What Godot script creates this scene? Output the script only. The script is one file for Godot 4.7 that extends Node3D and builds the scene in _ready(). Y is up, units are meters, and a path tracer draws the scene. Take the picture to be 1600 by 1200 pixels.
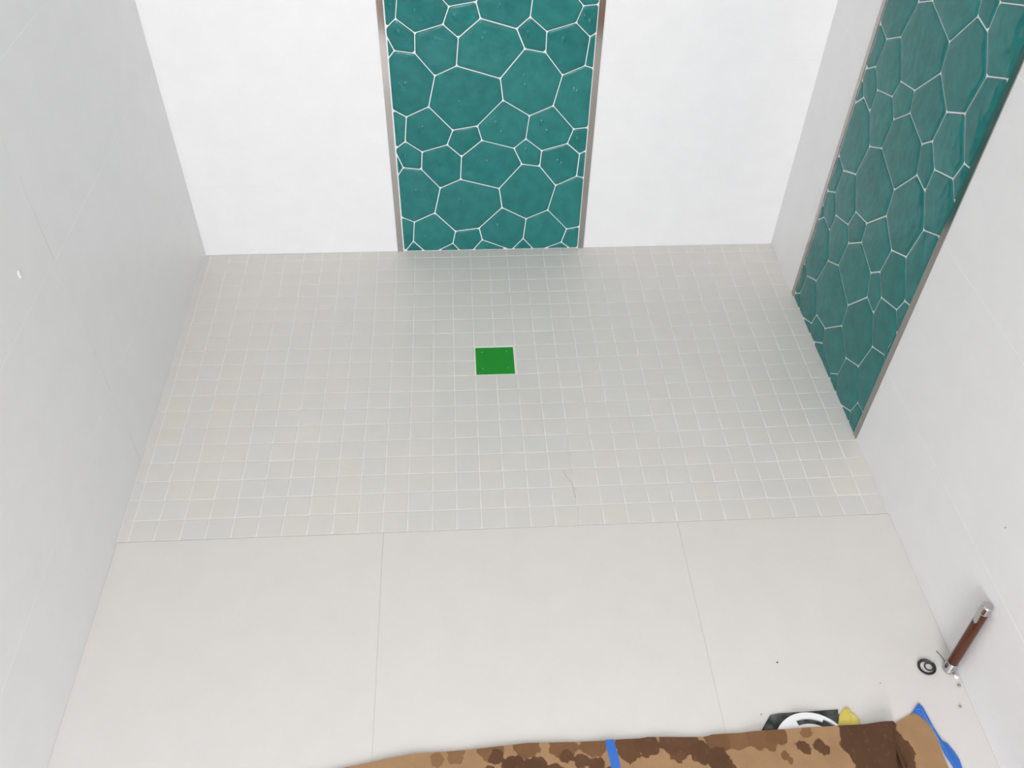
extends Node3D
# A tiled shower alcove seen from standing height. Units are metres; x runs along the back wall, z towards the viewer.

const BACK_Z := -0.0306
const RIGHT_X := 1.5427
const LEFT_X := -0.0142
const LEFT_TURN := -0.0076
const FRONT_Z := 4.6
const CEILING := 2.45
const PITCH := 0.05

var M := {}
var taken := {}
var rng := RandomNumberGenerator.new()

# Corner points of the glazed tiles (millimetres on the wall) and the tiles that join them.
const BACK_POINTS = [547,33,553,95,520,112,520,0,523,0,609,123,575,0,613,0,654,23,662,63,626,199,581,255,535,261,520,238,709,0,734,33,726,72,671,0,807,0,817,0,846,35,852,99,787,136,851,704,907,730,925,807,883,862,834,873,779,800,785,745,964,667,845,643,884,609,950,629,998,670,998,824,978,830,984,596,998,606,882,259,885,304,844,338,815,312,836,266,949,323,926,201,979,228,982,293,962,363,908,426,851,400,998,303,998,367,883,913,845,947,815,919,950,933,984,900,963,971,998,909,998,974,520,619,543,641,552,705,520,724,584,608,520,602,535,567,582,560,648,627,663,667,607,731,724,375,786,442,779,497,676,529,625,505,607,427,663,364,735,335,926,504,884,559,835,569,648,324,683,290,815,616,733,640,682,596,723,678,583,911,542,945,520,923,520,906,535,871,581,864,681,899,732,943,723,982,663,971,647,931,676,832,624,809,978,527,998,520,951,20,963,64,909,126,874,0,904,0,998,71,975,0,998,0,998,223,679,224,585,305,779,195,520,548,520,421,552,401,545,335,520,315,520,304,520,852]
const BACK_TILES = [[0,1,2,3,4],[5,1,0,6,7,8,9],[2,1,5,10,11,12,13],[14,15,16,9,8,17],[18,15,14],[16,15,18,19,20,21,22],[23,24,25,26,27,28,29],[30,24,23,31,32,33],[25,24,30,34,35,36],[34,30,33,37,38],[39,40,41,42,43],[44,40,39,45,46,47],[41,40,44,48,49,50],[48,44,47,51,52],[26,53,54,55,27],[56,53,26,25,36,57],[58,56,57,59,60],[61,62,63,64],[65,62,61,66,67,68],[63,62,65,69,70,71],[72,73,74,75,76,77,78],[50,73,72,79,42,41],[74,73,50,49,80,81,82],[79,72,78,83,84],[82,85,86,87,75,74],[31,85,82,81,32],[86,85,31,23,29,88],[89,90,91,92,93,94],[95,96,97,98,99],[55,96,95,100,28,27],[101,100,95,99,89,94],[28,100,101,71,70,88,29],[59,57,36,35],[33,32,81,80,102,37],[38,37,102,103],[104,105,106,21,20,107,108],[109,105,104,110,111],[106,105,109,112,46,45],[10,113,84,83,114,11],[115,113,10,5,9,16,22],[84,113,115,43,42,79],[43,115,22,21,106,45,39],[51,47,46,112],[76,68,67,116,117,118,77],[65,68,76,75,87,69],[87,86,88,70,69],[107,20,19],[110,104,108],[103,102,80,49,48,52],[78,77,118,119,114,83],[119,118,117,120],[114,119,120,121,12,11],[13,12,121],[101,94,93,122,64,63,71],[122,93,92],[67,66,116],[17,8,7],[6,0,4]]
const BACK_UPPER_POINTS = [845,947,883,913,950,933,963,971,907,1034,850,1007,778,1104,834,1177,814,1223,732,1247,681,1203,675,1136,883,1166,785,1049,925,1111,883,1216,844,1250,542,945,551,1008,520,1028,520,923,606,1034,583,911,647,931,663,971,624,1112,581,1167,534,1175,520,1156,723,982,732,943,815,919,647,1234,583,1215,723,1286,662,1274,998,974,998,1127,977,1134,998,1277,963,1274,949,1237,983,1203,998,1213,542,1248,520,1227,520,1209]
const BACK_UPPER_TILES = [[0,1,2,3,4,5],[6,7,8,9,10,11],[12,7,6,13,5,4,14],[8,7,12,15,16],[17,18,19,20],[21,18,17,22,23,24],[19,18,21,25,26,27,28],[29,30,31,0,5,13],[11,10,32,33,26,25],[32,10,9,34,35],[6,11,25,21,24,29,13],[14,4,3,36,37,38],[39,40,41,42,43],[41,15,12,14,38,42],[33,44,45,46,27,26],[43,42,38,37],[27,46,28]]
const RIGHT_POINTS = [644,334,658,368,605,436,549,410,538,347,578,311,680,376,676,300,680,303,680,539,624,513,582,617,646,638,659,677,604,741,549,714,541,652,680,608,580,569,680,680,241,346,247,407,202,421,202,323,307,435,278,308,346,330,361,374,325,514,278,568,232,577,202,548,202,288,226,267,272,261,541,957,549,1019,484,1061,420,994,432,953,510,933,604,1046,575,918,646,942,658,981,619,1120,574,1174,529,1182,475,1112,680,984,680,1146,371,1142,323,1121,302,1045,359,981,248,1016,240,955,279,922,346,942,346,638,360,677,302,740,249,712,240,650,279,618,420,689,382,607,433,649,485,756,475,808,371,838,324,816,375,539,534,576,477,506,484,449,202,626,202,725,202,605,202,12,227,34,236,97,202,112,253,0,202,0,283,0,335,25,345,62,289,124,202,853,231,881,202,909,278,873,202,930,538,99,596,129,617,207,573,263,528,270,466,195,472,139,647,66,529,39,554,0,591,0,634,25,680,69,680,224,667,231,645,0,680,0,680,913,313,203,202,242,365,230,376,300,406,72,506,319,428,341,382,911,530,877,511,628,620,816,574,870,421,386,375,0,417,33,350,0,501,13,510,0,202,1030,680,841]
const RIGHT_TILES = [[0,1,2,3,4,5],[6,1,0,7,8],[2,1,6,9,10],[11,12,13,14,15,16],[17,12,11,18,10,9],[13,12,17,19],[20,21,22,23],[24,21,20,25,26,27],[22,21,24,28,29,30,31],[25,20,23,32,33,34],[35,36,37,38,39,40],[41,36,35,42,43,44],[37,36,41,45,46,47,48],[45,41,44,49,50],[51,52,53,54,38,37,48],[54,53,55,56,57,58],[59,60,61,62,63,64],[65,60,59,66,67],[61,60,65,68,69,70,71],[66,59,64,29,28,72],[2,10,18,73,74,75,3],[76,63,62,77],[64,63,76,78,30,29],[79,80,81,82],[83,80,79,84],[81,80,83,85,86,87,88],[89,90,91],[92,90,89,77,62,61,71],[91,90,92,57,56,93],[94,95,96,97,98,99,100],[101,95,94,102,103,104,105],[96,95,101,106,107,108],[106,101,105,109,110],[49,44,43,111],[112,34,33,113,82,81,88],[25,34,112,114,115,26],[113,33,32],[99,114,112,88,87,116,100],[115,114,99,98,117,118],[119,58,57,92,71,70],[54,58,119,39,38],[39,119,70,69,120,40],[16,15,68,65,67,121],[68,15,14,122,123,120,69],[11,16,121,73,18],[72,28,24,27,124,75,74],[125,126,116,87,86,127],[128,126,125,129],[116,126,128,102,94,100],[102,128,129,103],[73,121,67,66,72,74],[97,5,4,117,98],[0,5,97,96,108,7],[3,75,124,118,117,4],[118,124,27,26,115],[93,56,55,130],[111,43,42,123,122,131],[122,14,13,19,131],[123,42,35,40,120],[7,108,107,8],[127,86,85],[31,30,78],[109,105,104]]
const RIGHT_UPPER_POINTS = [645,1247,658,1286,604,1351,548,1323,540,1261,575,1223,680,1289,680,1217,680,1451,619,1425,302,1045,323,1121,278,1178,231,1186,202,1157,202,1030,248,1016,371,1142,381,1216,345,1247,278,1227,510,1237,484,1366,420,1299,432,1258,529,1182,574,1174,619,1120,680,1146,239,1260,202,1235,202,1214,359,1286,302,1349,248,1321,574,1479,529,1487,475,1417,475,1112,371,1447,323,1425,202,1335]
const RIGHT_UPPER_TILES = [[0,1,2,3,4,5],[6,1,0,7],[2,1,6,8,9],[10,11,12,13,14,15,16],[12,11,17,18,19,20],[21,4,3,22,23,24],[5,4,21,25,26],[0,5,26,27,28,7],[12,20,29,30,31,13],[29,20,19,32,33,34],[9,35,36,37,22,3,2],[17,38,25,21,24,18],[14,13,31],[23,32,19,18,24],[33,32,23,22,37,39,40],[30,29,34,41]]
const SHEET_RISE := 0.3042


func _ready() -> void:
	rng.seed = 7
	# --- camera
	var cam := Camera3D.new()
	cam.name = "camera"
	cam.fov = 46.5939
	cam.near = 0.05
	cam.far = 50.0
	cam.transform = Transform3D(Basis(Vector3(0.998072, 0.018965, 0.059101), Vector3(0.028697, 0.70331, -0.710304), Vector3(-0.055037, 0.71063, 0.70141)), Vector3(0.66992, 1.48623, 1.95938))
	add_child(cam)
	cam.current = true
	# --- sky and exposure
	var env := Environment.new()
	var sky := Sky.new()
	var sm := ProceduralSkyMaterial.new()
	sm.sky_top_color = Color(0.45, 0.6, 0.85)
	sm.sky_horizon_color = Color(0.8, 0.85, 0.9)
	sm.ground_bottom_color = Color(0.35, 0.34, 0.32)
	sm.ground_horizon_color = Color(0.7, 0.72, 0.74)
	sky.sky_material = sm
	env.background_mode = Environment.BG_SKY
	env.sky = sky
	env.tonemap_mode = Environment.TONE_MAPPER_LINEAR
	env.tonemap_exposure = 0.15
	env.sdfgi_enabled = true
	env.ssao_enabled = true
	env.ssil_enabled = true
	var we := WorldEnvironment.new()
	we.name = "world_environment"
	we.environment = env
	add_child(we)
	# --- lights
	materials()
	make_window(Vector3(0.4, 1.3, FRONT_Z), 1.0, 1.5, 60.0, Color(0.978, 0.98, 1.0))
	make_ceiling_light(Vector3(0.45, CEILING, 0.75), 0.8, "round white ceiling downlight nearer the left wall")
	make_ceiling_light(Vector3(1.1, CEILING, 0.75), 1.4, "round white ceiling downlight nearer the right wall")
	# --- structure
	make_floor()
	make_back_wall()
	make_right_wall()
	make_left_wall()
	make_rest_of_room()
	make_trims()
	# --- things
	make_drain_cover()
	make_pipe()
	make_spiral()
	make_flange()
	make_paper()
	make_bits()


# ------------------------------------------------------------------ helpers
func numbered(called: String) -> String:
	if not taken.has(called):
		taken[called] = 0
		return called
	taken[called] += 1
	return "%s_%03d" % [called, taken[called]]


func thing(called: String, label: String, category: String, at := Vector3.ZERO, group := "", kind := "") -> Node3D:
	var o := Node3D.new()
	o.name = numbered(called)
	add_child(o)
	o.position = at
	tag(o, label, category, group, kind)
	return o


func tag(o: Node, label: String, category: String, group := "", kind := "") -> void:
	if label: o.set_meta("label", label)
	if category: o.set_meta("category", category)
	if group: o.set_meta("group", group)
	if kind: o.set_meta("kind", kind)


func part(called: String, mesh: Mesh, mat: Material, parent: Node3D, at := Vector3.ZERO) -> MeshInstance3D:
	var mi := MeshInstance3D.new()
	mi.name = called
	mi.mesh = mesh
	if mat: mi.material_override = mat
	mi.position = at
	parent.add_child(mi, true)
	return mi


func mat(c: Color, rough := 0.5, metal := 0.0, spec := 0.5) -> StandardMaterial3D:
	var m := StandardMaterial3D.new()
	m.albedo_color = c
	m.roughness = rough
	m.metallic = metal
	m.metallic_specular = spec
	return m


func rgb(r: float, g: float, b: float) -> Color:
	return Color(r / 255.0, g / 255.0, b / 255.0)


func noise_tex(freq: float, seed_: int, lo: Color, hi: Color, size := 512, octaves := 4) -> NoiseTexture2D:
	var n := FastNoiseLite.new()
	n.noise_type = FastNoiseLite.TYPE_SIMPLEX_SMOOTH
	n.seed = seed_
	n.frequency = freq
	n.fractal_octaves = octaves
	var t := NoiseTexture2D.new()
	t.width = size
	t.height = size
	t.seamless = true
	t.noise = n
	var g := Gradient.new()
	g.set_color(0, lo)
	g.set_color(1, hi)
	t.color_ramp = g
	return t


func materials() -> void:
	# satin porcelain: a faint mottle and a very fine tooth
	var mottle := noise_tex(0.012, 3, Color(0.985, 0.985, 0.985), Color(1, 1, 1))
	var tooth := noise_tex(0.2, 4, Color(0, 0, 0), Color(1, 1, 1), 512, 2)
	for q in [["wall_tile", rgb(239, 239, 239), 0.36], ["floor_tile", rgb(227, 223, 219), 0.42], ["mosaic", rgb(225, 222, 217), 0.38], ["mosaic_warm", rgb(226, 222, 216), 0.38], ["mosaic_cool", rgb(224, 222, 218), 0.38]]:
		var m := mat(q[1], q[2])
		m.albedo_texture = mottle
		m.uv1_triplanar = true
		m.uv1_world_triplanar = true
		m.uv1_scale = Vector3(1.6, 1.6, 1.6)
		m.normal_enabled = false
		M[q[0]] = m
	M.grout = mat(rgb(240, 239, 236), 0.9, 0.0, 0.3)
	M.slab_grout = mat(rgb(214, 210, 205), 0.8, 0.0, 0.3)
	M.wall_grout = mat(rgb(253, 253, 252), 0.8, 0.0, 0.3)
	M.strip_grout = mat(rgb(216, 225, 220), 0.8, 0.0, 0.3)
	M.plaster = mat(rgb(240, 239, 236), 0.9, 0.0, 0.3)
	# glaze: teal with a soft mottle, wavy gloss
	var glaze := noise_tex(0.01, 11, Color(0.86, 0.88, 0.88), Color(1, 1, 1), 512, 5)
	var waves := noise_tex(0.014, 12, Color(0, 0, 0), Color(1, 1, 1), 512, 2)
	waves.as_normal_map = true
	waves.bump_strength = 2.0
	for k in 4:
		var m := mat([rgb(43, 122, 119), rgb(46, 125, 121), rgb(40, 119, 116), rgb(45, 122, 119)][k], 0.1, 0.0, 0.33)
		m.albedo_texture = glaze
		m.uv1_triplanar = true
		m.uv1_world_triplanar = true
		m.uv1_scale = Vector3(4.0, 4.0, 4.0)
		m.uv1_offset = Vector3(0.21 * k, 0.37 * k, 0.11 * k)
		m.normal_enabled = true
		m.normal_texture = waves
		m.normal_scale = 0.9
		M["glaze_%d" % k] = m
	M.steel = mat(rgb(176, 172, 168), 0.12, 1.0)
	M.chrome = mat(rgb(190, 188, 190), 0.1, 1.0)
	M.copper = mat(rgb(98, 58, 43), 0.28, 0.75)
	M.green = mat(rgb(22, 140, 36), 0.55)
	M.green_screw = mat(rgb(130, 200, 135), 0.4)
	M.rubber = mat(rgb(38, 42, 42), 0.5)
	M.white_plastic = mat(rgb(245, 245, 247), 0.35)
	M.membrane = mat(rgb(255, 255, 255), 0.7)
	M.membrane.albedo_texture = noise_tex(0.03, 21, rgb(14, 17, 17), rgb(112, 116, 110), 256, 5)
	M.membrane.uv1_triplanar = true
	M.membrane.uv1_scale = Vector3(5, 5, 5)
	M.yellow = mat(rgb(255, 255, 255), 0.8)
	M.yellow.albedo_texture = noise_tex(0.03, 22, rgb(205, 185, 70), rgb(226, 214, 128), 256, 4)
	M.yellow.uv1_triplanar = true
	M.yellow.uv1_scale = Vector3(8, 8, 8)
	M.tape = mat(rgb(44, 104, 190), 0.5)
	M.tape_light = mat(rgb(96, 142, 208), 0.5)
	M.crumb = mat(rgb(150, 138, 126), 0.9)
	M.crumb_dark = mat(rgb(70, 60, 54), 0.9)
	M.white_chip = mat(rgb(250, 250, 250), 0.8)
	M.pencil = mat(rgb(176, 170, 162), 0.9)
	M.wet = mat(rgb(80, 56, 40), 0.6)


# A tile from a convex outline in the u-v plane: sides, a rounded edge and a domed face. profile holds [inset, height] rows.
func tile_mesh(poly: PackedVector2Array, depth: float, profile: Array, dome := 0.0, dome_rings := 0, round_to := 0.0) -> ArrayMesh:
	var st := SurfaceTool.new()
	st.begin(Mesh.PRIMITIVE_TRIANGLES)
	append_tile(st, poly, depth, profile, dome, dome_rings, round_to, Vector3.ZERO, Basis.IDENTITY)
	return st.commit()


func rounded(poly: PackedVector2Array, r: float) -> PackedVector2Array:
	var area := 0.0
	var around := 0.0
	for i in poly.size():
		area += poly[i].cross(poly[(i + 1) % poly.size()]) * 0.5
		around += poly[i].distance_to(poly[(i + 1) % poly.size()])
	var rr := minf(r, 0.3 * absf(area) / around)
	var a = Geometry2D.offset_polygon(poly, -rr, Geometry2D.JOIN_MITER)
	if a.is_empty(): return poly
	var b = Geometry2D.offset_polygon(a[0], rr, Geometry2D.JOIN_ROUND)
	if b.is_empty(): return poly
	return b[0]


func resampled(poly: PackedVector2Array, step: float) -> PackedVector2Array:
	var out := PackedVector2Array()
	for i in poly.size():
		var a := poly[i]
		var b := poly[(i + 1) % poly.size()]
		var d := a.distance_to(b)
		if d < 0.0002: continue
		var k: int = maxi(1, int(d / step))
		for j in k: out.append(a.lerp(b, float(j) / k))
	return out


func append_tile(st: SurfaceTool, poly0: PackedVector2Array, depth: float, profile: Array, dome: float, dome_rings: int, round_to: float, at: Vector3, turn: Basis) -> void:
	var poly := poly0
	if round_to > 0.0: poly = resampled(rounded(poly, round_to), 0.006)
	var area := 0.0
	for i in poly.size():
		area += poly[i].cross(poly[(i + 1) % poly.size()])
	if area < 0: poly.reverse()
	var n := poly.size()
	var c := Vector2.ZERO
	for p in poly: c += p
	c /= n
	var outward := PackedVector2Array()
	for i in n:
		var e := (poly[(i + 1) % n] - poly[(i + n - 1) % n]).normalized()
		outward.append(Vector2(e.y, -e.x))
	var rings := []   # each: [points, heights, normals]
	rings.append([poly, -depth, 1.0, 0.0])
	rings.append([poly, profile[0][1], 1.0, 0.0])
	var maxr := 0.0
	for p in poly: maxr = maxf(maxr, p.distance_to(c))
	for k in profile.size():
		var ins: float = profile[k][0]
		var ring := PackedVector2Array()
		for i in n:
			var r := poly[i].distance_to(c)
			ring.append(c + (poly[i] - c) * maxf(0.1, 1.0 - ins / maxf(r, 0.001)))
		var slope: float = profile[k][2]
		rings.append([ring, profile[k][1], slope, 1.0])
	var base: PackedVector2Array = rings[-1][0]
	var h0: float = rings[-1][1]
	for k in range(1, dome_rings + 1):
		var s := 1.0 - float(k) / (dome_rings + 1)
		var ring := PackedVector2Array()
		for p in base: ring.append(c + (p - c) * s)
		rings.append([ring, h0 + dome * (1.0 - s * s), 2.0 * dome * s / maxf(maxr, 0.01), 1.0])
	var start := []
	var count := 0
	for r in rings:
		start.append(count)
		for i in n:
			var p: Vector2 = r[0][i]
			var o := outward[i]
			var nn := Vector3(o.x * r[2], o.y * r[2], r[3]).normalized()
			st.set_normal(turn * nn)
			st.add_vertex(at + turn * Vector3(p.x, p.y, r[1]))
			count += 1
	st.set_normal(turn * Vector3(0, 0, 1))
	st.add_vertex(at + turn * Vector3(c.x, c.y, h0 + dome))
	var first: int = st.get_meta("base", 0)
	for k in range(rings.size() - 1):
		for i in n:
			var j := (i + 1) % n
			var a: int = first + start[k] + i
			var b: int = first + start[k] + j
			var d: int = first + start[k + 1] + i
			var e: int = first + start[k + 1] + j
			st.add_index(a); st.add_index(d); st.add_index(b)
			st.add_index(b); st.add_index(d); st.add_index(e)
	var last: int = first + start[-1]
	for i in n:
		st.add_index(last + i); st.add_index(first + count); st.add_index(last + (i + 1) % n)
	st.set_meta("base", first + count + 1)


func rect(u0: float, v0: float, u1: float, v1: float) -> PackedVector2Array:
	return PackedVector2Array([Vector2(u0, v0), Vector2(u1, v0), Vector2(u1, v1), Vector2(u0, v1)])


# a slab whose visible face is at n = 0 and whose edges are eased
func slab(called: String, poly: PackedVector2Array, m: Material, parent: Node3D, depth := 0.009, ease := 0.0003) -> MeshInstance3D:
	return part(called, tile_mesh(poly, depth, [[0.0, -ease, 1.0], [ease, 0.0, 0.0]]), m, parent)


func box(size: Vector3) -> BoxMesh:
	var b := BoxMesh.new()
	b.size = size
	return b


# a profile of [radius, height] turned round y
func lathe(rows: Array, sides := 32) -> ArrayMesh:
	var st := SurfaceTool.new()
	st.begin(Mesh.PRIMITIVE_TRIANGLES)
	for k in range(rows.size() - 1):
		st.set_smooth_group(rows[k][2] if rows[k].size() > 2 else 0)
		for i in sides:
			var a0 := TAU * i / sides
			var a1 := TAU * (i + 1) / sides
			var q := []
			for w in [[k, a0], [k, a1], [k + 1, a0], [k + 1, a1]]:
				var r: float = rows[w[0]][0]
				q.append(Vector3(cos(w[1]) * r, rows[w[0]][1], sin(w[1]) * r))
			if rows[k][0] > 0.00001:
				st.add_vertex(q[0]); st.add_vertex(q[1]); st.add_vertex(q[2])
			if rows[k + 1][0] > 0.00001:
				st.add_vertex(q[1]); st.add_vertex(q[3]); st.add_vertex(q[2])
	st.index()
	st.generate_normals()
	return st.commit()


func tube(points: PackedVector3Array, radius: float, sides := 10) -> ArrayMesh:
	var st := SurfaceTool.new()
	st.begin(Mesh.PRIMITIVE_TRIANGLES)
	st.set_smooth_group(0)
	var n := points.size()
	for i in n:
		var d := (points[mini(i + 1, n - 1)] - points[maxi(i - 1, 0)]).normalized()
		var side := d.cross(Vector3.UP).normalized()
		if side.length() < 0.5: side = Vector3.RIGHT
		var up := side.cross(d).normalized()
		for k in sides:
			var a := TAU * k / sides
			var o := side * cos(a) + up * sin(a)
			st.set_normal(o)
			st.add_vertex(points[i] + o * radius)
	for i in range(n - 1):
		for k in sides:
			var a := i * sides + k
			var b := i * sides + (k + 1) % sides
			st.add_index(a); st.add_index(b); st.add_index(a + sides)
			st.add_index(b); st.add_index(b + sides); st.add_index(a + sides)
	for end in [0, n - 1]:
		for k in range(1, sides - 1):
			var o: int = end * sides
			if end == 0:
				st.add_index(o); st.add_index(o + k + 1); st.add_index(o + k)
			else:
				st.add_index(o); st.add_index(o + k); st.add_index(o + k + 1)
	return st.commit()


# ------------------------------------------------------------------ lights
func make_window(at: Vector3, w: float, h: float, energy: float, tint: Color) -> void:
	var o := thing("window_1", "white framed frosted window in the wall behind the viewer", "window", at, "", "structure")
	var f := 0.06
	part("window_frame", box(Vector3(w + 2 * f, f, 0.09)), M.white_plastic, o, Vector3(0, h / 2 + f / 2, 0))
	part("window_frame", box(Vector3(w + 2 * f, f, 0.09)), M.white_plastic, o, Vector3(0, -h / 2 - f / 2, 0))
	part("window_frame", box(Vector3(f, h, 0.09)), M.white_plastic, o, Vector3(-w / 2 - f / 2, 0, 0))
	part("window_frame", box(Vector3(f, h, 0.09)), M.white_plastic, o, Vector3(w / 2 + f / 2, 0, 0))
	var glow := mat(Color(0.9, 0.92, 0.95), 0.4)
	glow.emission_enabled = true
	glow.emission = tint
	glow.emission_energy_multiplier = 1.0
	part("window_pane", box(Vector3(w, h, 0.008)), glow, o, Vector3(0, 0, 0.01))
	var l := AreaLight3D.new()
	l.name = "window_light"
	l.area_size = Vector2(w, h)
	l.light_color = tint
	l.light_energy = energy
	l.area_range = 8.0
	l.shadow_enabled = true
	l.position = Vector3(0, 0, -0.05)
	o.add_child(l)


func make_ceiling_light(at: Vector3, energy: float, label: String) -> void:
	var o := thing("ceiling_light", label, "light", at, "ceiling downlights")
	part("trim_ring", lathe([[0.0, 0.0], [0.085, 0.0], [0.085, -0.006], [0.078, -0.012], [0.06, -0.008], [0.0, -0.008]]), M.white_plastic, o)
	var glow := mat(Color(1, 0.97, 0.92), 0.4)
	glow.emission_enabled = true
	glow.emission = Color(1.0, 0.93, 0.84)
	glow.emission_energy_multiplier = 3.0
	part("lamp_lens", lathe([[0.0, -0.0085], [0.058, -0.0085], [0.055, -0.013], [0.0, -0.015]]), glow, o)
	var l := SpotLight3D.new()
	l.name = "downlight"
	l.light_color = Color(1.0, 0.93, 0.84)
	l.light_energy = energy
	l.light_size = 0.055
	l.spot_angle = 75.0
	l.spot_range = 6.0
	l.spot_attenuation = 2.0
	l.shadow_enabled = true
	l.position = Vector3(0, -0.08, 0)
	l.rotation_degrees = Vector3(-90, 0, 0)
	o.add_child(l)


# ------------------------------------------------------------------ structure
func left_at(z: float) -> float:
	return LEFT_X + LEFT_TURN * z


const DRAIN := Rect2(0.702, 0.352, 0.096, 0.096)
const FALL := 0.0105


# the mosaic falls from its four edges to the drain
func fall(x: float, z: float) -> float:
	var a := minf(minf((x + 0.018) / (DRAIN.position.x + 0.018), (RIGHT_X - x) / (RIGHT_X - DRAIN.end.x)), minf((z - BACK_Z) / (DRAIN.position.y - BACK_Z), (0.9 - z) / (0.9 - DRAIN.end.y)))
	return -FALL * clampf(a, 0.0, 1.0)


func bed() -> ArrayMesh:
	var st := SurfaceTool.new()
	st.begin(Mesh.PRIMITIVE_TRIANGLES)
	st.set_smooth_group(-1)
	var outer := [Vector2(-0.03, BACK_Z), Vector2(RIGHT_X, BACK_Z), Vector2(RIGHT_X, 0.9), Vector2(-0.03, 0.9)]
	var inner := [DRAIN.position, Vector2(DRAIN.end.x, DRAIN.position.y), DRAIN.end, Vector2(DRAIN.position.x, DRAIN.end.y)]
	var top := -0.0008
	for k in 4:
		var a: Vector2 = outer[k]
		var b: Vector2 = outer[(k + 1) % 4]
		var c: Vector2 = inner[k]
		var d: Vector2 = inner[(k + 1) % 4]
		var pa := Vector3(a.x, top, a.y)
		var pb := Vector3(b.x, top, b.y)
		var pc := Vector3(c.x, top - FALL, c.y)
		var pd := Vector3(d.x, top - FALL, d.y)
		var low := Vector3(0, -0.013, 0)
		for p in [pa, pb, pc, pb, pd, pc]: st.add_vertex(p)
		for p in [pb, pa, pa + low, pb, pa + low, pb + low]: st.add_vertex(p)
	var q := []
	for c in inner: q.append(Vector3(c.x, top - FALL, c.y))
	for p in [q[0], q[1], q[2], q[0], q[2], q[3]]: st.add_vertex(p)
	st.generate_normals()
	return st.commit()


func make_floor() -> void:
	var o := thing("floor", "white shower floor of small square mosaic tiles with large pale slabs in front", "floor", Vector3.ZERO, "", "structure")
	# local axes of a tile: u = x, v = -z, n = up
	var turn := Basis(Vector3(1, 0, 0), Vector3(0, 0, -1), Vector3(0, 1, 0))
	part("subfloor", box(Vector3(1.9, 0.1, FRONT_Z + 0.4)), M.plaster, o, Vector3(0.76, -0.075, FRONT_Z / 2))
	part("slab_bed", box(Vector3(1.578, 0.019, FRONT_Z - 0.9)), M.slab_grout, o, Vector3(0.7615, -0.0101, (FRONT_Z + 0.901) / 2))
	part("grout_bed", bed(), M.grout, o)
	var g := 0.0011
	var prof := [[0.0, -0.0006, 1.0], [0.0004, -0.00015, 0.8], [0.0011, 0.0, 0.0]]
	var full: ArrayMesh = null
	var stuff := SurfaceTool.new()
	stuff.begin(Mesh.PRIMITIVE_TRIANGLES)
	var made := 0
	var order := ["mosaic", "mosaic_warm", "mosaic", "mosaic_cool"]
	for row in range(17, -2, -1):
		for col in range(-1, 31):
			if col >= 14 and col <= 15 and (row == 7 or row == 8): continue
			var z0: float = row * PITCH
			var z1: float = z0 + PITCH
			if row == -1: z0 = BACK_Z + 0.0015
			else: z0 += g
			if row == 17: z1 += 0.0008
			z1 -= g
			var x0: float = col * PITCH + g
			var x1: float = x0 + PITCH - 2 * g
			if row >= 13 and row <= 17:   # the joint after column seventeen closes up towards the front
				if col == 17: x1 += 0.0006
				if col == 18: x0 -= 0.0006
			var poly: PackedVector2Array
			if col == -1:
				poly = PackedVector2Array([Vector2(left_at(z1) + 0.0012, -z1), Vector2(x1, -z1), Vector2(x1, -z0), Vector2(left_at(z0) + 0.0012, -z0)])
			else:
				if col == 30: x1 = RIGHT_X - 0.0014
				poly = rect(x0, -z1, x1, -z0)
			var c := Vector2.ZERO
			for p in poly: c += p / poly.size()
			var y := fall(c.x, -c.y)
			var gx := (fall(c.x + 0.01, -c.y) - fall(c.x - 0.01, -c.y)) / 0.02
			var gz := (fall(c.x, -c.y + 0.01) - fall(c.x, -c.y - 0.01)) / 0.02
			var tilt := Basis.from_euler(Vector3(-gz + rng.randfn(0, 0.0012), 0, gx + rng.randfn(0, 0.0012)))
			if made < 300:
				for i in poly.size(): poly[i] -= c
				var mesh: ArrayMesh
				if col > -1 and col < 30 and row < 13 and row > -1:
					if full == null: full = tile_mesh(poly, 0.005, prof)
					mesh = full
				else: mesh = tile_mesh(poly, 0.005, prof)
				var mi := part("mosaic_tile_%03d" % made, mesh, M[order[rng.randi() % 4]], o, Vector3(c.x, y, -c.y))
				mi.basis = tilt * turn
				made += 1
			else:
				for i in poly.size(): poly[i] -= c
				append_tile(stuff, poly, 0.005, prof, 0.0, 0, 0.0, Vector3(c.x, y, -c.y), tilt * turn)
	var rest := part("mosaic_tile_field", stuff.commit(), M.mosaic, o)
	rest.set_meta("kind", "stuff")
	# large slabs in front of the mosaic
	var j := 0.0007
	var zs := [0.9005, 2.1, 3.3, FRONT_Z]
	var xs := [-0.1, 0.5025, 1.099, 1.7]
	for r in 3:
		for k in 3:
			var x0: float = maxf(xs[k] + j, -0.1)
			var x1: float = minf(xs[k + 1] - j, RIGHT_X - 0.0012)
			var za: float = zs[r] + j + 0.0004
			var zb: float = zs[r + 1] - j
			var poly := PackedVector2Array([Vector2(x0, -zb), Vector2(x1, -zb), Vector2(x1, -za), Vector2(x0, -za)])
			if k == 0:
				poly[0].x = left_at(zb) + 0.0012
				poly[3].x = left_at(za) + 0.0012
			var s := slab("floor_slab", poly, M.floor_tile, o, 0.0052, 0.0005)
			s.basis = turn
	# a faint scratch running along one mosaic joint
	var pts := PackedVector2Array([Vector2(0.8795, 0.757), Vector2(0.886, 0.775), Vector2(0.8935, 0.788), Vector2(0.8955, 0.797), Vector2(0.896, 0.815), Vector2(0.8985, 0.83)])
	var scratch := PackedVector3Array()
	for p in pts: scratch.append(Vector3(p.x, fall(p.x, p.y) + 0.0001, p.y))
	part("scratch_mark", tube(scratch, 0.00035, 5), M.pencil, o)


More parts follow.
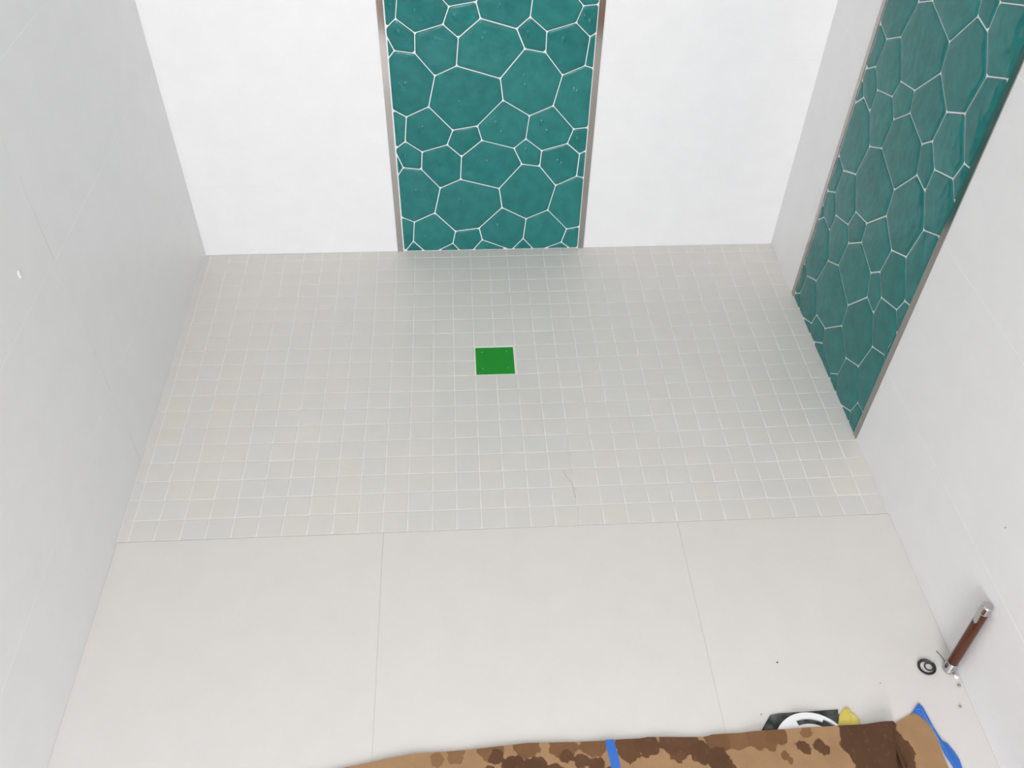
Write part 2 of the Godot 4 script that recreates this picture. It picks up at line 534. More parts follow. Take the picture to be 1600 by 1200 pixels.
func wall_frame(called: String, label: String, at: Vector3, turn: Basis) -> Node3D:
	var o := thing(called, label, "wall", at, "", "structure")
	o.basis = turn
	return o


const COURSES := [0.001, 0.2135, 0.5355, 0.8535, 1.172, 1.491, 1.81, 2.129, 2.45]


func courses(o: Node3D, joints: Array, rows: Array = COURSES, gap := 0.001) -> void:
	for k in range(joints.size() - 1):
		for i in range(rows.size() - 1):
			slab("wall_tile", rect(joints[k] + gap, rows[i] + gap, joints[k + 1] - gap, rows[i + 1] - gap), M.wall_tile, o)


func strip(o: Node3D, points: Array, tiles: Array, up_points: Array, up_tiles: Array, u0: float, u1: float) -> void:
	part("strip_grout", box(Vector3(u1 - u0, CEILING, 0.008)), M.strip_grout, o, Vector3((u0 + u1) / 2, CEILING / 2, -0.0046))
	var pts := PackedVector2Array()
	for i in range(0, points.size(), 2): pts.append(Vector2(points[i], points[i + 1]) * 0.001)
	var n := 0
	for t in tiles:
		var poly := PackedVector2Array()
		for i in t: poly.append(pts[i])
		var m := glazed(poly, u0 > 0.4)
		if m.is_empty(): continue
		part("glazed_tile_%03d" % n, m[0], M["glaze_%d" % (rng.randi() % 4)], o, Vector3(m[1].x, m[1].y, 0))
		n += 1
	pts = PackedVector2Array()
	for i in range(0, up_points.size(), 2): pts.append(Vector2(up_points[i], up_points[i + 1]) * 0.001)
	var st := SurfaceTool.new()
	st.begin(Mesh.PRIMITIVE_TRIANGLES)
	for k in 6:
		for t in up_tiles:
			var poly := PackedVector2Array()
			var top := 0.0
			for i in t:
				poly.append(pts[i] + Vector2(0, SHEET_RISE * k))
				top = maxf(top, poly[-1].y)
			if top > CEILING - 0.003: continue
			var s := shrunk(poly)
			if s.size() > 2: append_tile(st, s, 0.0, glaze_profile(s), dome_of(s), 5, 0.005, Vector3.ZERO, Basis.IDENTITY)
	part("glazed_tile_field", st.commit(), M.glaze_0, o).set_meta("kind", "stuff")


func shrunk(poly: PackedVector2Array) -> PackedVector2Array:
	var a = Geometry2D.offset_polygon(poly, -rng.randf_range(0.0010, 0.0015), Geometry2D.JOIN_MITER)
	return a[0] if not a.is_empty() else PackedVector2Array()


func glaze_profile(poly: PackedVector2Array) -> Array:
	return [[0.0, -0.0001, 1.2], [0.0005, 0.0006, 0.9], [0.0013, 0.0011, 0.5], [0.0026, 0.0015, 0.25], [0.0045, 0.0018, 0.12]]


func dome_of(poly: PackedVector2Array) -> float:
	var r := 0.0
	for p in poly:
		for q in poly: r = maxf(r, p.distance_to(q))
	return clampf(r * 0.009, 0.0002, 0.0014)


func glazed(poly: PackedVector2Array, blistered: bool) -> Array:
	var s := shrunk(poly)
	if s.size() < 3: return []
	var c := Vector2.ZERO
	for p in s: c += p / s.size()
	for i in s.size(): s[i] -= c
	var st := SurfaceTool.new()
	st.begin(Mesh.PRIMITIVE_TRIANGLES)
	append_tile(st, s, 0.0, glaze_profile(s), dome_of(s), 5, 0.0045, Vector3.ZERO, Basis.IDENTITY)
	# most tiles carry a small blister in the glaze, a few have two
	var area := 0.0
	for i in s.size(): area += s[i].cross(s[(i + 1) % s.size()]) * 0.5
	var k := 0 if absf(area) < 0.0011 or not blistered else (1 if rng.randf() < 0.75 else 2)
	for q in k:
		var at := Vector2(rng.randf_range(-0.25, 0.05), rng.randf_range(-0.1, 0.25)) * sqrt(absf(area))
		var ring := PackedVector2Array()
		var rx := rng.randf_range(0.004, 0.0065)
		var ry := rng.randf_range(0.006, 0.0105)
		for i in 18: ring.append(at + Vector2(cos(TAU * i / 18) * rx, sin(TAU * i / 18) * ry))
		var up := 0.0018 + dome_of(s) * (1.0 - at.length_squared() / maxf(absf(area) / PI, 0.0001)) - 0.0001
		append_tile(st, ring, 0.0, [[0.0, up, 0.12], [rx * 0.2, up + rx * 0.06, 0.4], [rx * 0.45, up + rx * 0.17, 0.42], [rx * 0.7, up + rx * 0.25, 0.25]], rx * 0.03, 2, 0.0, Vector3.ZERO, Basis.IDENTITY)
	return [st.commit(), c]


func make_back_wall() -> void:
	var o := wall_frame("wall_back", "bright white tiled back wall with a teal pebble-shaped tile strip down its middle", Vector3(0, 0, BACK_Z), Basis.IDENTITY)
	part("wall_core", box(Vector3(1.9, CEILING + 0.2, 0.12)), M.wall_tile, o, Vector3(0.76, CEILING / 2, -0.0605))
	courses(o, [-0.0125, 0.502])
	courses(o, [1.0145, RIGHT_X])
	strip(o, BACK_POINTS, BACK_TILES, BACK_UPPER_POINTS, BACK_UPPER_TILES, 0.5025, 1.014)


func make_right_wall() -> void:
	# u runs towards the viewer
	var o := wall_frame("wall_right", "white tiled right wall with a teal pebble-shaped tile strip and a copper pipe at its foot", Vector3(RIGHT_X, 0, 0), Basis(Vector3(0, 0, 1), Vector3(0, 1, 0), Vector3(-1, 0, 0)))
	part("wall_core", box(Vector3(FRONT_Z + 0.3, CEILING + 0.2, 0.12)), M.wall_grout, o, Vector3(FRONT_Z / 2, CEILING / 2, -0.0605))
	courses(o, [BACK_Z, 0.1855], [0.001, 0.325, 0.645, 0.965, 1.285, 1.605, 1.925, 2.245, CEILING])
	courses(o, [0.6965, 1.9, 3.1, 4.3, FRONT_Z])
	strip(o, RIGHT_POINTS, RIGHT_TILES, RIGHT_UPPER_POINTS, RIGHT_UPPER_TILES, 0.186, 0.696)


func make_left_wall() -> void:
	# u runs away from the viewer
	var t := Vector3(LEFT_TURN, 0, 1).normalized()
	var o := wall_frame("wall_left", "pale grey-white tiled left wall with thin crossing joints", Vector3(LEFT_X, 0, 0), Basis(-t, Vector3.UP, Vector3(1, 0, 0).slide(t).normalized()))
	part("wall_core", box(Vector3(FRONT_Z + 0.3, CEILING + 0.2, 0.12)), M.wall_grout, o, Vector3(-FRONT_Z / 2, CEILING / 2, -0.0605))
	courses(o, [-FRONT_Z, -4.297, -3.097, -1.897, -0.697, -BACK_Z])


func make_rest_of_room() -> void:
	var c := MeshInstance3D.new()
	c.name = "ceiling"
	c.mesh = box(Vector3(1.9, 0.1, FRONT_Z + 0.3))
	c.material_override = M.plaster
	c.position = Vector3(0.76, CEILING + 0.05, FRONT_Z / 2)
	tag(c, "plain white ceiling over the shower and the floor before it", "ceiling", "", "structure")
	add_child(c)
	# the wall behind the viewer, built round its window opening
	var o := thing("wall_front", "plain white wall with a window behind the viewer", "wall", Vector3(0, 0, FRONT_Z), "", "structure")
	var w0 := 0.4 - 0.56
	var w1 := 0.4 + 0.56
	var h0 := 1.3 - 0.81
	var h1 := 1.3 + 0.81
	part("wall_panel", box(Vector3(2.0, h0, 0.1)), M.plaster, o, Vector3(0.76, h0 / 2, 0.05))
	part("wall_panel", box(Vector3(2.0, CEILING - h1, 0.1)), M.plaster, o, Vector3(0.76, (CEILING + h1) / 2, 0.05))
	part("wall_panel", box(Vector3(w0 + 0.2, h1 - h0, 0.1)), M.plaster, o, Vector3((w0 - 0.2) / 2, (h0 + h1) / 2, 0.05))
	part("wall_panel", box(Vector3(1.7 - w1, h1 - h0, 0.1)), M.plaster, o, Vector3((w1 + 1.7) / 2, (h0 + h1) / 2, 0.05))


func make_trims() -> void:
	var words := ["thin polished metal edge trim left of the teal strip on the back wall", "thin polished metal edge trim right of the teal strip on the back wall", "thin polished metal edge trim on the far side of the right wall's teal strip", "thin polished metal edge trim on the near side of the right wall's teal strip"]
	for k in 4:
		var o := MeshInstance3D.new()
		o.name = "trim_%d" % (k + 1)
		var w: float = [0.0145, 0.0145, 0.0135, 0.0145][k]
		o.mesh = tile_mesh(rect(-w / 2, 0.0006, w / 2, CEILING), 0.004, [[0.0, 0.0016, 1.0], [0.0003, 0.0021, 0.6], [0.0008, 0.0023, 0.0]])
		o.material_override = M.steel
		if k < 2:
			o.position = Vector3([0.5105, 1.006][k], 0, BACK_Z)
		else:
			o.basis = Basis(Vector3(0, 0, 1), Vector3(0, 1, 0), Vector3(-1, 0, 0))
			if k == 3: o.basis = Basis(Vector3.UP, 0.052) * o.basis   # it sits a touch out of true
			o.position = Vector3(RIGHT_X, 0, [0.0, 0.0, 0.193, 0.6885][k])
		tag(o, words[k], "trim", "metal edge trims beside the teal strips", "structure")
		add_child(o)


# ------------------------------------------------------------------ things
func make_drain_cover() -> void:
	var o := thing("drain_cover", "flat green square cover plate over the drain in the middle of the mosaic floor", "drain cover", Vector3(0.7491, -FALL, 0.4010))
	var m := tile_mesh(rect(-0.0462, -0.0462, 0.0462, 0.0462), 0.005, [[0.0, -0.0002, 1.0], [0.0005, 0.0003, 0.5], [0.001, 0.0004, 0.0]])
	var p := part("cover_plate", m, M.green, o)
	p.basis = Basis(Vector3(1, 0, 0), Vector3(0, 0, -1), Vector3(0, 1, 0))
	for q in [Vector2(-0.030, -0.0305), Vector2(0.0292, -0.0315), Vector2(-0.0305, 0.0275), Vector2(0.031, 0.027)]:
		part("screw", lathe([[0.0013, 0.0], [0.0013, 0.0006], [0.0009, 0.001], [0.0, 0.0011]], 14), M.green_screw, o, Vector3(q.x, 0.0003, q.y)).set_meta("label", "small pale screw head")


func make_pipe() -> void:
	var base := Vector3(1.5285, 0.0, 1.2435)
	var o := thing("supply_pipe", "short brown copper pipe with chrome cap rising from the floor beside the right wall", "pipe", base)
	var axis := (Vector3(1.5322, 0.186, 1.2265) - base)
	var h := axis.length()
	axis = axis.normalized()
	var lean := Basis(axis.cross(Vector3(0, 0, 1)).normalized(), axis, Vector3.ZERO)
	lean.z = lean.x.cross(lean.y)
	var parts := []
	parts.append(part("pipe_tube", lathe([[0.0091, 0.004], [0.0091, h * 0.5], [0.0092, h * 0.94]]), M.copper, o))
	parts.append(part("cap", lathe([[0.0094, h * 0.9], [0.0099, h * 0.905], [0.0099, h * 0.925], [0.0095, h * 0.932], [0.0097, h * 0.985], [0.0092, h * 0.996], [0.0078, h * 1.003], [0.004, h * 1.006], [0.0, h * 1.006]]), M.chrome, o))
	parts.append(part("collar", lathe([[0.0122, 0.0005], [0.0122, 0.003], [0.0108, 0.007], [0.0104, 0.02], [0.0098, 0.0215], [0.0091, 0.0215]]), M.chrome, o))
	for p in parts: p.basis = lean
	parts[1].set_meta("label", "rounded chrome cap")
	parts[2].set_meta("label", "chrome collar at the foot of the pipe")
	# a strip of the chrome skin left below the cap, with a small lug
	var st := SurfaceTool.new()
	st.begin(Mesh.PRIMITIVE_TRIANGLES)
	var rows := 8
	for i in rows + 1:
		var a := lerpf(2.3, 3.9, float(i) / rows)
		var low: float = h * (0.76 + 0.1 * absf(float(i) / rows - 0.35))
		for y in [low, h * 0.91]:
			st.set_normal(Vector3(cos(a), 0, sin(a)))
			st.add_vertex(Vector3(cos(a) * 0.0096, y, sin(a) * 0.0096))
	for i in rows:
		var b := i * 2
		for q in [b, b + 2, b + 1, b + 2, b + 3, b + 1]: st.add_index(q)
	var sleeve := part("sleeve", st.commit(), M.chrome, o)
	sleeve.basis = lean
	var lug := part("lug", lathe([[0.0, -0.002], [0.0016, -0.0015], [0.0016, 0.0015], [0.0, 0.002]], 12), M.rubber, o)
	lug.basis = lean
	lug.position = lean * Vector3(-0.0098, h * 0.76, 0.001)
	# wisp of thin wire behind the pipe foot
	var w := tube(PackedVector3Array([Vector3(0, 0.0007, 0), Vector3(0.0035, 0.001, 0.008), Vector3(0.0062, 0.001, 0.016), Vector3(0.0075, 0.0008, 0.022)]), 0.0006, 6)
	var wire := part("wire_offcut", w, M.crumb_dark, self, Vector3(1.519, 0.0, 1.209))
	tag(wire, "thin dark sliver of wire on the floor behind the copper pipe's foot", "wire")


func make_spiral() -> void:
	var pts := PackedVector3Array()
	var n := 110
	for i in n + 1:
		var t := float(i) / n
		var turns := 2.95 * t
		var r: float
		var c: Vector2
		var k := clampf((turns - 1.75) / 0.3, 0, 1)
		k = k * k * (3 - 2 * k)
		r = lerpf(0.0158 - 0.0028 * clampf(turns - 0.35, 0, 1.4) / 1.0, 0.0072, k)
		c = Vector2(0, 0).lerp(Vector2(0.0042, 0.0002), k)
		var a := 0.45 - TAU * turns
		var y := 0.0012 + 0.0011 * clampf(1.6 - turns, 0, 1)
		pts.append(Vector3(c.x + cos(a) * r, y, c.y - sin(a) * r * 0.96))
	var o := part("rubber_coil", tube(pts, 0.00115, 8), M.rubber, self, Vector3(1.4885, 0.0, 1.2387))
	tag(o, "small coiled black rubber cord lying on the floor left of the copper pipe", "cord")


func disc_sector(r0: float, r1: float, a0: float, a1: float, h0: float, h1: float, st: SurfaceTool, steps := 40) -> void:
	for i in steps:
		var a := lerpf(a0, a1, float(i) / steps)
		var b := lerpf(a0, a1, float(i + 1) / steps)
		var q := []
		for w in [[r0, h1, a], [r1, h1, a], [r0, h1, b], [r1, h1, b], [r0, h0, a], [r1, h0, a], [r0, h0, b], [r1, h0, b]]:
			q.append(Vector3(cos(w[2]) * w[0], w[1], sin(w[2]) * w[0]))
		var faces := [[0, 1, 2], [1, 3, 2], [1, 5, 3], [5, 7, 3], [4, 0, 6], [0, 2, 6], [4, 6, 5], [5, 6, 7]]
		if i == 0: faces += [[4, 5, 0], [5, 1, 0]]
		if i == steps - 1: faces += [[6, 2, 7], [7, 2, 3]]
		for f in faces:
			for k in f: st.add_vertex(q[k])


func make_flange() -> void:
	# the dark mat the flange lies on
	var poly := PackedVector2Array()
	for q in [[1100, 1412], [1159, 1340], [1182, 1313], [1197, 1310.5], [1240, 1310], [1303, 1309], [1301, 1317], [1304, 1319], [1295, 1334], [1290, 1420], [1280, 1480], [1110, 1480]]:
		poly.append(Vector2(q[0] * 0.001, -q[1] * 0.001))
	var c := Vector2(1.21, -1.4)
	for i in poly.size(): poly[i] -= c
	var mat_piece := part("rubber_mat", tile_mesh(poly, 0.0, [[0.0, 0.0012, 1.0], [0.0006, 0.0018, 0.4], [0.0012, 0.002, 0.0]]), M.membrane, self, Vector3(c.x, 0, -c.y))
	mat_piece.basis = Basis(Vector3(1, 0, 0), Vector3(0, 0, -1), Vector3(0, 1, 0))
	tag(mat_piece, "black gritty mat sticking out under the white flange at the paper's edge", "mat")
	var o := thing("closet_flange", "white plastic ring with a curved slot lying half under the brown paper", "flange", Vector3(1.2405, 0.002, 1.381))
	var st := SurfaceTool.new()
	st.begin(Mesh.PRIMITIVE_TRIANGLES)
	st.set_smooth_group(-1)
	var h := 0.0045
	var up := -PI / 2
	disc_sector(0.057, 0.0675, up + 1.25 - TAU, up + 0.5, 0.0, h, st, 90)       # outer band, notched beside the slot
	disc_sector(0.0625, 0.0675, up + 0.5, up + 1.25, 0.0, h, st, 20)
	disc_sector(0.040, 0.0475, 0, TAU, 0.0, h, st, 72)                           # inner band
	for w in [[up - 1.35, up - 0.33], [up + 1.25, up + 1.6], [PI / 2 - 0.9, PI / 2 - 0.3], [PI / 2 + 0.5, PI / 2 + 1.0]]:
		disc_sector(0.0473, 0.0573, w[0], w[1], 0.0, h, st, 16)
	st.generate_normals()
	part("ring_plate", st.commit(), M.white_plastic, o)
	var st2 := SurfaceTool.new()
	st2.begin(Mesh.PRIMITIVE_TRIANGLES)
	st2.set_smooth_group(-1)
	disc_sector(0.0, 0.044, 0, TAU, 0.0, 0.003, st2, 48)
	st2.generate_normals()
	part("knockout_disc", st2.commit(), M.white_plastic, o)
	# crumpled yellow scrap
	var yp := PackedVector2Array()
	for q in [[1294, 1337], [1300, 1321], [1313, 1308], [1318, 1306.5], [1324, 1308], [1323.5, 1315], [1330, 1320], [1334, 1328], [1333, 1350], [1300, 1352]]:
		yp.append(Vector2(q[0] * 0.001 - 1.315, -q[1] * 0.001 + 1.33))
	var y := part("sponge_scrap", tile_mesh(yp, 0.0, [[0.0, 0.0015, 1.0], [0.0015, 0.003, 0.6], [0.004, 0.0042, 0.2]], 0.001, 3), M.yellow, self, Vector3(1.315, 0.0, 1.33))
	y.basis = Basis(Vector3(1, 0, 0), Vector3(0, 0, -1), Vector3(0, 1, 0))
	tag(y, "torn yellow scrap poking out beside the white flange", "scrap")


func along(rows: Array, x: float) -> float:
	for i in range(rows.size() - 1):
		if x <= rows[i + 1][0]:
			return lerpf(rows[i][1], rows[i + 1][1], clampf((x - rows[i][0]) / (rows[i + 1][0] - rows[i][0]), 0, 1))
	return rows[-1][1]


# wet blots on kraft paper: [x, z, radius, strength] in millimetres
const BLOTS := [[640, 1356, 14, 0.35], [610, 1362, 12, 0.3], [700, 1348, 22, 0.45], [760, 1346, 22, 0.5], [820, 1348, 24, 0.5], [870, 1350, 22, 0.5], [707, 1362, 13, 0.9], [735, 1380, 20, 0.95], [770, 1388, 24, 0.95], [700, 1392, 16, 0.9], [800, 1394, 18, 0.9], [824, 1366, 12, 0.85], [850, 1376, 13, 0.85], [872, 1386, 15, 0.9], [900, 1400, 14, 0.8], [930, 1362, 20, 0.8], [925, 1350, 18, 0.8], [960, 1352, 22, 0.85], [1000, 1352, 20, 0.85], [1030, 1356, 20, 0.85], [1050, 1372, 20, 0.9], [1075, 1384, 20, 0.95], [1085, 1400, 14, 0.9], [1010, 1372, 14, 0.7], [1080, 1354, 22, 0.6], [1115, 1352, 20, 0.45], [1150, 1352, 20, 0.5], [1180, 1350, 20, 0.55], [1166, 1362, 15, 0.5], [1220, 1373, 10.5, 0.85], [1225, 1380, 8, 0.8], [1249, 1372, 11, 0.85], [1256, 1380, 8, 0.85], [1235, 1349, 10, 0.4], [1187, 1386, 8, 0.5], [1192, 1392, 6, 0.5]]


func kraft_color(x: float, z: float, n1: FastNoiseLite, n2: FastNoiseLite, under: bool) -> Color:
	var jag := n1.get_noise_2d(x, z)
	var wet := 0.0
	if under:
		# the damp edge of the lower sheet beside the fold
		var e := along([[1338.0, 1392.0], [1352.0, 1393.0], [1366.0, 1400.0], [1378.0, 1407.0], [1392.0, 1410.0], [1404.0, 1402.0], [1420.0, 1400.0], [2000.0, 1400.0]], z)
		wet = 0.85 * smoothstep(1.2, -1.2, x - e - jag * 4.0)
	else:
		for b in BLOTS:
			var dx: float = x - b[0]
			var dz: float = z - b[1]
			if absf(dx) > 45 or absf(dz) > 45: continue
			var d := sqrt(dx * dx + dz * dz) + jag * 6.0
			wet = maxf(wet, b[3] * smoothstep(b[2] + 0.8, b[2] - 0.8, d))
		var e := along([[1330.0, 1290.0], [1357.0, 1289.0], [1372.0, 1285.0], [1382.0, 1286.0], [1400.0, 1296.0], [2000.0, 1300.0]], z)
		wet = maxf(wet, 1.0 * smoothstep(-1.0, 1.0, x - e + jag * 5.0))
		if z > 1415.0: wet = maxf(wet, 0.8 * smoothstep(0.1, 0.16, n1.get_noise_2d(x * 0.35 + 900.0, z * 0.35)))
	var grain := n2.get_noise_2d(x * 1.0, z * 3.0) * 0.06 + n1.get_noise_2d(x * 0.4 + 300.0, z * 0.4) * 0.05
	var dry := Color(0.63, 0.5, 0.365)
	var mid := Color(0.47, 0.34, 0.225)
	var dark := Color(0.33, 0.225, 0.155)
	var c := dry.lerp(mid, clampf(wet * 2.0, 0, 1)).lerp(dark, clampf(wet * 2.0 - 1.0, 0, 1))
	# pale scuffs on the damp paper
	var scuff := smoothstep(0.34, 0.5, n1.get_noise_2d(x * 1.6 + 40.0, z * 1.1 - 70.0)) * smoothstep(0.3, 0.9, wet) * 0.3
	c = c.lerp(mid, scuff)
	return c * (1.0 + grain)


func kraft(x0: float, z0: float, x1: float, z1: float, w: int, h: int, under: bool) -> StandardMaterial3D:
	var n1 := FastNoiseLite.new()
	n1.seed = 5
	n1.frequency = 0.05
	n1.fractal_octaves = 3
	var n2 := FastNoiseLite.new()
	n2.seed = 6
	n2.frequency = 0.5
	n2.fractal_octaves = 2
	var im := Image.create(w, h, false, Image.FORMAT_RGB8)
	for j in h:
		var z := lerpf(z0, z1, (j + 0.5) / h)
		for i in w:
			im.set_pixel(i, j, kraft_color(lerpf(x0, x1, (i + 0.5) / w), z, n1, n2, under))
	var m := mat(Color.WHITE, 0.75, 0.0, 0.35)
	m.albedo_texture = ImageTexture.create_from_image(im)
	m.cull_mode = BaseMaterial3D.CULL_DISABLED
	return m


# a sheet of paper with thickness from a function (s, t) -> point, uv from the point's place on the floor
func sheet(at: Callable, ns: int, nt: int, thick: float, uv: Callable) -> ArrayMesh:
	var st := SurfaceTool.new()
	st.begin(Mesh.PRIMITIVE_TRIANGLES)
	st.set_smooth_group(1)
	var top := []
	var low := []
	var uvs := []
	for i in ns + 1:
		for j in nt + 1:
			var s := float(i) / ns
			var t := float(j) / nt
			var p: Vector3 = at.call(s, t)
			top.append(p)
			low.append(p - Vector3(0, thick, 0))
			uvs.append(uv.call(s, t, p))
	var quad := func(l, a, b, c, d):
		for k in [a, b, c, b, d, c]:
			st.set_uv(uvs[k])
			st.add_vertex(l[k])
	for i in ns:
		for j in nt:
			var a := i * (nt + 1) + j
			quad.call(top, a, a + nt + 1, a + 1, a + nt + 2)
			quad.call(low, a + nt + 1, a, a + nt + 2, a + 1)
	st.set_smooth_group(2)
	var rim := []
	for i in ns: rim.append([i * (nt + 1), (i + 1) * (nt + 1)])
	for j in nt: rim.append([ns * (nt + 1) + j, ns * (nt + 1) + j + 1])
	for i in range(ns, 0, -1): rim.append([i * (nt + 1) + nt, (i - 1) * (nt + 1) + nt])
	for j in range(nt, 0, -1): rim.append([j, j - 1])
	for e in rim:
		for w in [[top, e[0]], [low, e[0]], [top, e[1]], [low, e[0]], [low, e[1]], [top, e[1]]]:
			st.set_uv(uvs[w[1]])
			st.add_vertex(w[0][w[1]])
	st.index()
	st.generate_normals()
	return st.commit()


const PAPER_EDGE := [[370, 1384], [454, 1367], [523, 1356], [575, 1349], [633, 1348], [692, 1346], [761, 1341], [800, 1342.5], [890, 1344], [923, 1343], [950, 1343], [965, 1341.5], [1015, 1344], [1064, 1346], [1072, 1343], [1170, 1342], [1292, 1341], [1386, 1340]]


func make_paper() -> void:
	var bump := FastNoiseLite.new()
	bump.seed = 15
	bump.frequency = 0.012
	bump.fractal_octaves = 2
	var height := func(x: float, z: float) -> float:
		var h := 0.0045 + 0.0016 * bump.get_noise_2d(x * 1000.0, z * 1000.0)
		h += 0.0055 * smoothstep(1.10, 1.19, x) * smoothstep(1.40, 1.33, x)
		h += 0.010 * smoothstep(1.33, 1.375, x)
		return h
	# upper sheet
	var X0 := 0.36
	var X1 := 1.42
	var Z0 := 1.325
	var Z1 := 1.625
	var o := thing("kraft_paper", "stained brown kraft paper sheet covering the floor along the bottom of the view", "paper sheet", Vector3.ZERO)
	var right_edge := func(z: float) -> float: return along([[1340.0, 1385.0], [1359.0, 1378.0], [1380.0, 1371.0], [1416.0, 1362.0], [2000.0, 1250.0]], z * 1000.0) * 0.001
	var place := func(s: float, t: float) -> Vector3:
		var x := lerpf(0.37, 1.386, s)
		var z0 := along(PAPER_EDGE, x * 1000.0) * 0.001
		var tt := t * t
		var z := lerpf(z0, 1.96, tt)
		x = lerpf(lerpf(0.37, 0.30, tt), right_edge.call(z), s)
		return Vector3(x, height.call(x, z), z)
	var flat_uv := func(_s, _t, p: Vector3): return Vector2((p.x - X0) / (X1 - X0), (p.z - Z0) / (Z1 - Z0))
	var km := kraft(X0 * 1000, Z0 * 1000, X1 * 1000, Z1 * 1000, 1500, 420, false)
	part("sheet", sheet(place, 140, 36, 0.0009, flat_uv), km, o)
	# its right end turns under in a soft roll
	var roll := func(s: float, t: float) -> Vector3:
		var z := lerpf(1.3405, 1.60, t * t)
		var x: float = right_edge.call(z)
		var h: float = height.call(x, z)
		var r := (h - 0.0025) * 0.5
		var a := s * PI
		return Vector3(x + sin(a) * r * 0.75 - 0.0006, h - r + cos(a) * r, z + 0.0005)
	var wet_uv := func(s: float, t: float, _p): return Vector2(0.94 + 0.03 * s, 0.2 + 0.6 * t)
	part("rolled_edge", sheet(roll, 14, 24, 0.0004, wet_uv), km, o)
	var flap := func(s: float, t: float) -> Vector3:
		var e := lerpf(1.379, 1.46, t)
		var x := lerpf(1.3745, lerpf(1.381, 1.3915, sqrt(t)), s)
		return Vector3(x, lerpf(0.0115, 0.0035, s * s), e + 0.004 * s)
	part("inner_fold", sheet(flap, 8, 12, 0.0006, wet_uv), km, o)
	# lower sheet, turned towards the wall
	var low := thing("kraft_paper", "tan kraft paper piece under the stained sheet, its edge held by blue tape", "paper sheet", Vector3.ZERO)
	var lower := func(s: float, t: float) -> Vector3:
		var z := 0.0
		var rows := [[1392, 1339, 1392, 1339], [1362, 1352, 1432, 1321], [1350, 1362, 1445, 1331], [1340, 1378, 1453, 1353], [1336, 1395, 1456, 1374], [1334, 1412, 1455, 1396], [1330, 1432, 1456, 1418], [1320, 1640, 1462, 1640]]
		var f := t * (rows.size() - 1)
		var k := mini(int(f), rows.size() - 2)
		var q := f - k
		var a := Vector2(rows[k][0], rows[k][1]).lerp(Vector2(rows[k + 1][0], rows[k + 1][1]), q)
		var b := Vector2(rows[k][2], rows[k][3]).lerp(Vector2(rows[k + 1][2], rows[k + 1][3]), q)
		var p := a.lerp(b, s) * 0.001
		return Vector3(p.x, 0.0018 + 0.0006 * bump.get_noise_2d(p.x * 1000, p.y * 1000 + 500), p.y)
	var U0 := 1.31
	var U1 := 1.47
	var V0 := 1.315
	var V1 := 1.65
	var under_uv := func(_s, _t, p: Vector3): return Vector2((p.x - U0) / (U1 - U0), (p.z - V0) / (V1 - V0))
	part("sheet", sheet(lower, 24, 56, 0.0008, under_uv), kraft(U0 * 1000, V0 * 1000, U1 * 1000, V1 * 1000, 320, 670, true), low)
	# blue tape along the lower sheet's edge
	var tape := thing("masking_tape", "strip of blue tape sticking along the right edge of the brown paper", "tape", Vector3.ZERO)
	var tp := func(s: float, t: float) -> Vector3:
		var rows := [[1430, 1321, 1448, 1305], [1440, 1326, 1452.5, 1313], [1449, 1337, 1455, 1330], [1454, 1350, 1457, 1346], [1456, 1362, 1460, 1360], [1457.5, 1374, 1463, 1372], [1457, 1380, 1470, 1377], [1457, 1390, 1476, 1392], [1458, 1398, 1479, 1404], [1463, 1415, 1478, 1419], [1466, 1500, 1480, 1505]]
		var f := t * (rows.size() - 1)
		var k := mini(int(f), rows.size() - 2)
		var q := f - k
		var a := Vector2(rows[k][0], rows[k][1]).lerp(Vector2(rows[k + 1][0], rows[k + 1][1]), q)
		var b := Vector2(rows[k][2], rows[k][3]).lerp(Vector2(rows[k + 1][2], rows[k + 1][3]), q)
		var p := a.lerp(b, s) * 0.001
		var ridge := 0.0012 * exp(-pow((s - 0.35) * 6.0, 2.0)) * smoothstep(0.02, 0.12, t)
		return Vector3(p.x, 0.0026 + ridge, p.y)
	var no_uv := func(s: float, t: float, _p): return Vector2(s, t)
	part("tape_strip", sheet(tp, 10, 60, 0.0003, no_uv), M.tape, tape)
	var crease := PackedVector3Array()
	for i in 15:
		var q: Vector3 = tp.call(0.42 + 0.2 * sin(i * 0.5), 0.03 + 0.3 * i / 14.0)
		crease.append(q + Vector3(0, 0.0002, 0))
	part("crease", tube(crease, 0.0006, 6), M.tape_light, tape).set_meta("label", "pale raised crease")
	# blue tape across the upper sheet
	var across := func(s: float, t: float) -> Vector3:
		var z := lerpf(1.3432, 1.60, t)
		var x := lerpf(0.891, 0.9065, s) + 0.004 * smoothstep(1.343, 1.39, z)
		return Vector3(x, height.call(x, z) + 0.0006, z)
	var t2 := part("masking_tape", sheet(across, 4, 40, 0.0004, no_uv), M.tape, self)
	t2.name = numbered("masking_tape")
	tag(t2, "narrow blue tape strip running across the stained brown paper", "tape")


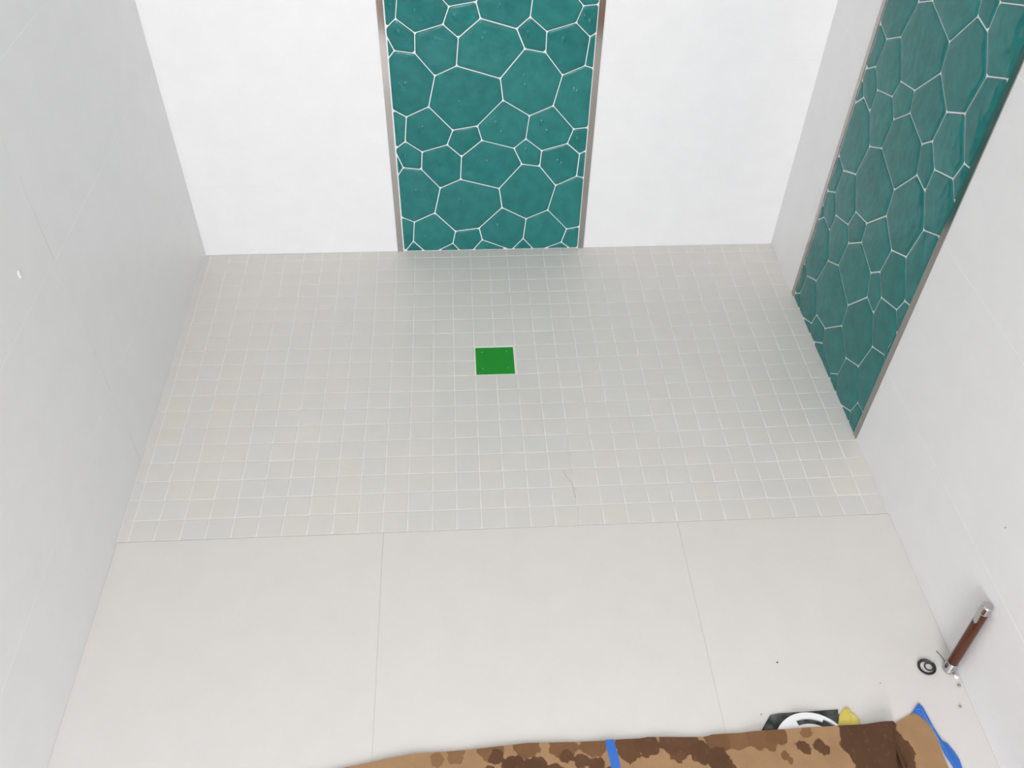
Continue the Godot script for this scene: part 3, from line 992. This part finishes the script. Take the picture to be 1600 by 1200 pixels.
func crumb(called: String, at: Vector3, size: Vector3, m: Material, seed_: int, label: String, category: String, group := "") -> void:
	var r := RandomNumberGenerator.new()
	r.seed = seed_
	var st := SurfaceTool.new()
	st.begin(Mesh.PRIMITIVE_TRIANGLES)
	st.set_smooth_group(-1)
	var rings := 5
	var sides := 9
	var pts := []
	for i in rings + 1:
		for k in sides:
			var a := PI * i / rings
			var b := TAU * k / sides
			var f := r.randf_range(0.8, 1.15) if i > 0 and i < rings else 1.0
			pts.append(Vector3(sin(a) * cos(b), cos(a), sin(a) * sin(b)) * f * size * 0.5 + Vector3(0, size.y * 0.45, 0))
	for i in rings:
		for k in sides:
			var a := i * sides + k
			var b := i * sides + (k + 1) % sides
			for q in [a, b, a + sides, b, b + sides, a + sides]: st.add_vertex(pts[q])
	st.index()
	st.generate_normals()
	var o := part(numbered(called), st.commit(), m, self, at)
	tag(o, label, category, group)


func make_bits() -> void:
	var g := "grout crumbs on the slab floor"
	crumb("grout_crumb", Vector3(1.533, 0, 1.277), Vector3(0.007, 0.004, 0.005), M.crumb, 1, "small grey crumb at the foot of the right wall just below the copper pipe", "crumb", g)
	crumb("grout_crumb", Vector3(1.519, 0, 1.3145), Vector3(0.006, 0.003, 0.005), M.crumb, 2, "grey crumb on the floor between the blue tape's tip and the right wall", "crumb", g)
	crumb("grout_crumb", Vector3(1.221, 0, 1.217), Vector3(0.003, 0.002, 0.003), M.crumb_dark, 3, "tiny dark crumb alone on the slab floor above the white flange", "crumb", g)
	crumb("grout_crumb", Vector3(1.167, 0, 1.3105), Vector3(0.002, 0.0015, 0.002), M.crumb_dark, 4, "tiny dark crumb just left of the black mat's corner", "crumb", g)
	crumb("grout_crumb", Vector3(1.394, 0, 1.265), Vector3(0.002, 0.0015, 0.0015), M.crumb, 5, "tiny brown crumb on the slab floor left of the coiled black cord", "crumb", g)
	crumb("caulk_blob", Vector3(1.534, 0, 1.261), Vector3(0.008, 0.006, 0.007), M.white_chip, 6, "glossy white blob of caulk at the foot of the copper pipe", "caulk")
	# a chip of thinset stuck on the left wall
	var poly := PackedVector2Array([Vector2(-0.004, -0.006), Vector2(0.003, -0.007), Vector2(0.0055, 0.0), Vector2(0.001, 0.0075), Vector2(-0.004, 0.004)])
	var t := Vector3(LEFT_TURN, 0, 1).normalized()
	var chip := part("mortar_chip", tile_mesh(poly, 0.0, [[0.0, 0.0006, 1.0], [0.001, 0.0014, 0.3]]), M.white_chip, self, Vector3(left_at(0.8088) + 0.0001, 0.598, 0.8088))
	chip.basis = Basis(-t, Vector3.UP, Vector3(1, 0, 0).slide(t).normalized())
	tag(chip, "small white chip of mortar stuck on the left wall", "chip")
	crumb("wall_speck", Vector3(RIGHT_X - 0.0008, 0.308, 1.157), Vector3(0.002, 0.002, 0.002), M.crumb_dark, 8, "tiny dark speck on the right wall above the copper pipe", "speck")
